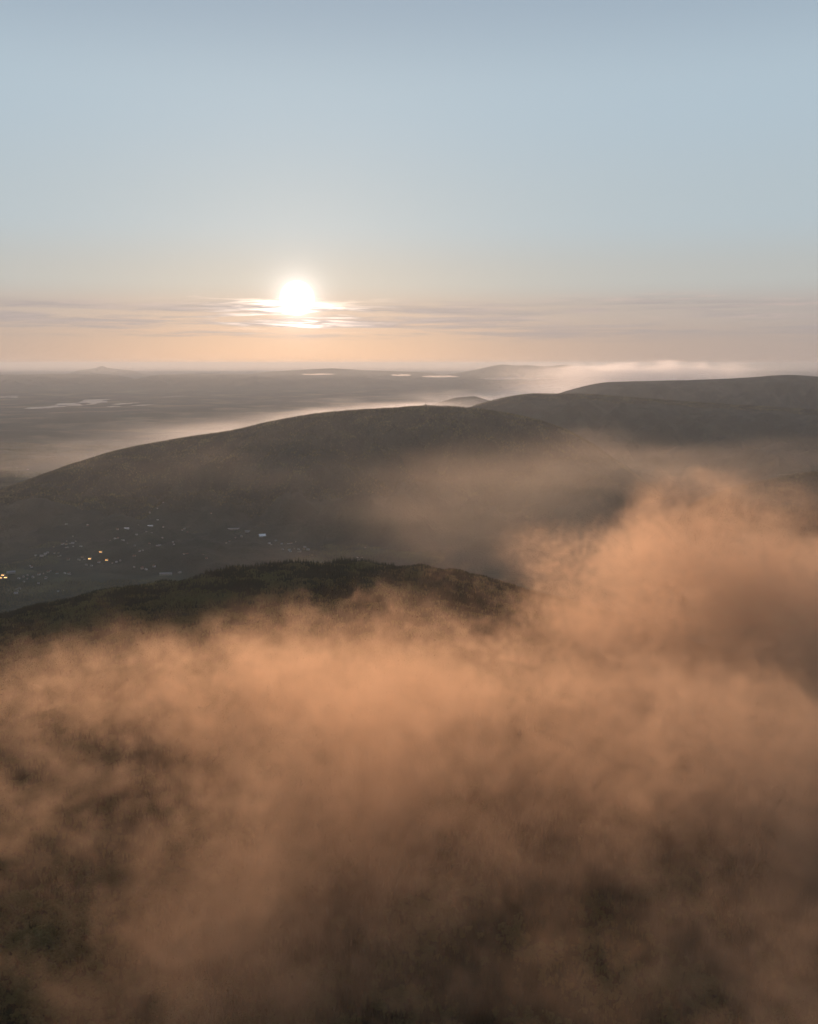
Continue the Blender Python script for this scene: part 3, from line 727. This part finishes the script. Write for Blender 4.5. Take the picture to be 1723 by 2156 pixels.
clusters = [
    ('pale house scattered at the far left edge of the valley', 'houses at the far left edge of the valley', Zm, [(45, 200), (120, 250), (210, 210), (285, 385), (490, 410), (540, 295), (710, 300), (650, 380), (690, 370)]),
    ('small pale house in the row at the foot of the long mountain', 'houses at the foot of the long mountain', Zm, [(850, 355), (870, 440), (910, 400), (1000, 425), (1035, 455), (1090, 415), (1110, 410), (1130, 420), (1190, 385), (1210, 415), (1290, 430), (1340, 450), (1370, 430), (1395, 430), (1465, 485), (1130, 490), (1195, 485), (1230, 490), (1190, 510), (1545, 520)]),
    ('grey house in the terrace among dark trees in mid valley', 'houses among dark trees in mid valley', Zm, [(300, 620), (330, 625), (430, 620), (460, 610), (490, 615), (520, 610), (540, 615), (360, 825), (440, 860), (510, 770), (510, 800), (570, 745), (610, 785), (620, 870), (590, 885), (515, 890), (650, 930), (830, 745)]),
    ('pale house in the loose line across the valley meadows', 'houses across the valley meadows', Zm, [(880, 545), (885, 665), (1160, 655), (1250, 650), (1280, 655), (1390, 660), (1410, 690), (1180, 720), (1010, 830), (1050, 820), (1400, 845), (1525, 825), (875, 872), (905, 872), (745, 908)]),
    ('house in the near part of the town below the green shoulder', 'houses in the near part of the town', Zm, [(145, 1045), (180, 1028), (250, 1018), (295, 995), (345, 1025), (365, 975), (430, 990), (490, 988), (520, 990), (290, 1060), (125, 1105), (150, 1105), (120, 1135), (240, 940), (475, 1115), (1010, 945), (1070, 945), (1100, 940), (1355, 930), (1160, 925)]),
    ('pale house half lost in the brown mist behind the near crest', 'houses in the mist behind the near crest', Z4, [(65, 150), (340, 350), (250, 370), (550, 395), (600, 380), (695, 400), (715, 395), (738, 422), (700, 442), (783, 457), (810, 435), (840, 443), (870, 265), (815, 335), (625, 245), (1070, 310), (1220, 305), (1265, 320), (1245, 362)]),
]
for lab, grp, fn, pts in clusters:
    for p in pts:
        u, v = fn(*p)
        house(u, v, lab, grp, int(rz_rng.integers(0, 4)), rz_rng.uniform(-.9, .9), rz_rng.uniform(.65, 1.1))
        if rz_rng.random() < .75:
            house(u + rz_rng.normal(0, 10), v + rz_rng.normal(0, 3), lab, grp, int(rz_rng.integers(0, 4)), rz_rng.uniform(-.9, .9), rz_rng.uniform(.5, .8))
for p, lab in (((760, 845), 'house with the largest glowing orange windows, upper of the glowing houses'), ((803, 855), 'house with glowing windows just right of the largest glowing one'), ((677, 878), 'house with glowing orange windows left of the largest glowing one'),
               ((5, 1025), 'house with glowing windows cut by the left edge of the picture'), ((25, 1005), 'upper of the glowing houses near the left edge'), ((45, 1022), 'house with glowing windows just inside the pair at the left edge')):
    house(*Zm(*p), lab, 'houses with glowing windows', 1, rz_rng.uniform(-.2, .2), 1.15, True)
# larger buildings
def hall(u, v, w, d, h, rise, wm, rm, rz, label, nw=6):
    x, y = on_level(u, v, 12); z = clear_h(x, y); x, y = on_level(u, v, z + 5); z = clear_h(x, y)
    root = bpy.data.objects.new('hall', None); C.objects.link(root); root.location = (x, y, z + 2); root.rotation_euler = (0, 0, rz); root.scale = (.8, .8, .8)
    child('wall', prism_mesh('hall_wall', w, d, h, rise, part='wall', mat=wm), root); child('roof', prism_mesh('hall_roof', w, d, h, rise, part='roof', mat=rm), root)
    wm_ = slab('hall_window', -w / nw * .3, w / nw * .3, -d / 2 - .08, -d / 2 + .03, -1.2, 1.2, M_glass)
    for i in range(nw): child('window', wm_, root, ((i + .5) * w / nw - w / 2, 0, h * .5))
    tag(root, label, 'building'); return root
hall(*Z4(290, 288), 130, 24, 12, 4, M_cream, M_slate, .05, 'long dull low building left of the bright white roof', 10)
hall(*Z4(385, 285), 46, 22, 13, 5, M_cream, M_slate, .05, 'shorter block at the end of the long dull building')
hall(*Z4(495, 273), 58, 60, 8, 14, M_render, M_white, .35, 'building with a bright white sheet roof in mid valley')
hall(*Zm(1245, 930), 90, 22, 11, 6, M_cream, M_slate, .1, 'long pale building on the meadow near the green shoulder', 9)
hall(*Zm(85, 985), 60, 26, 12, 8, M_cream, M_slate, .5, 'big grey roofed building beside the glowing houses at the left edge')
hall(*Zm(950, 580), 44, 22, 8, 5, M_render, M_white, .0, 'pale roofed hall among trees in mid valley, left of its twin')
hall(*Zm(1130, 597), 50, 22, 8, 5, M_render, M_white, .1, 'pale roofed hall among trees in mid valley, right of its twin')
print('town', time.time() - T0)

# rock tor with a few old spruces on the crest of the long mountain
x, z = at_range(897, 857, 10000)
r = np.random.default_rng(9); bm = bmesh.new()
for i in range(9):
    px = r.uniform(-30, 34); h = 26 * math.exp(-((px - 4) / 22) ** 2) * r.uniform(.7, 1.1) + 5; w = r.uniform(6, 11)
    res = bmesh.ops.create_icosphere(bm, subdivisions=2, radius=1)
    for q in res['verts']:
        c = q.co; n_ = 1 + .22 * math.sin(7 * c.x + i) * math.cos(5 * c.z + 2 * i)
        q.co = (px + c.x * w * n_, r.uniform(-.6, .6) + c.y * w * n_, c.z * h * n_)
me = bpy.data.meshes.new('rock_outcrop'); bm.to_mesh(me); bm.free(); me.materials.append(flat_mat('grey_granite', (.16, .155, .15), .9))
o = bpy.data.objects.new('rock_outcrop', me); C.objects.link(o); o.location = (x, 10000, float(R2(np.float64(x), np.float64(10000))) + 8)
tag(o, 'small jagged rock tor on the crest of the long mountain', 'rock')
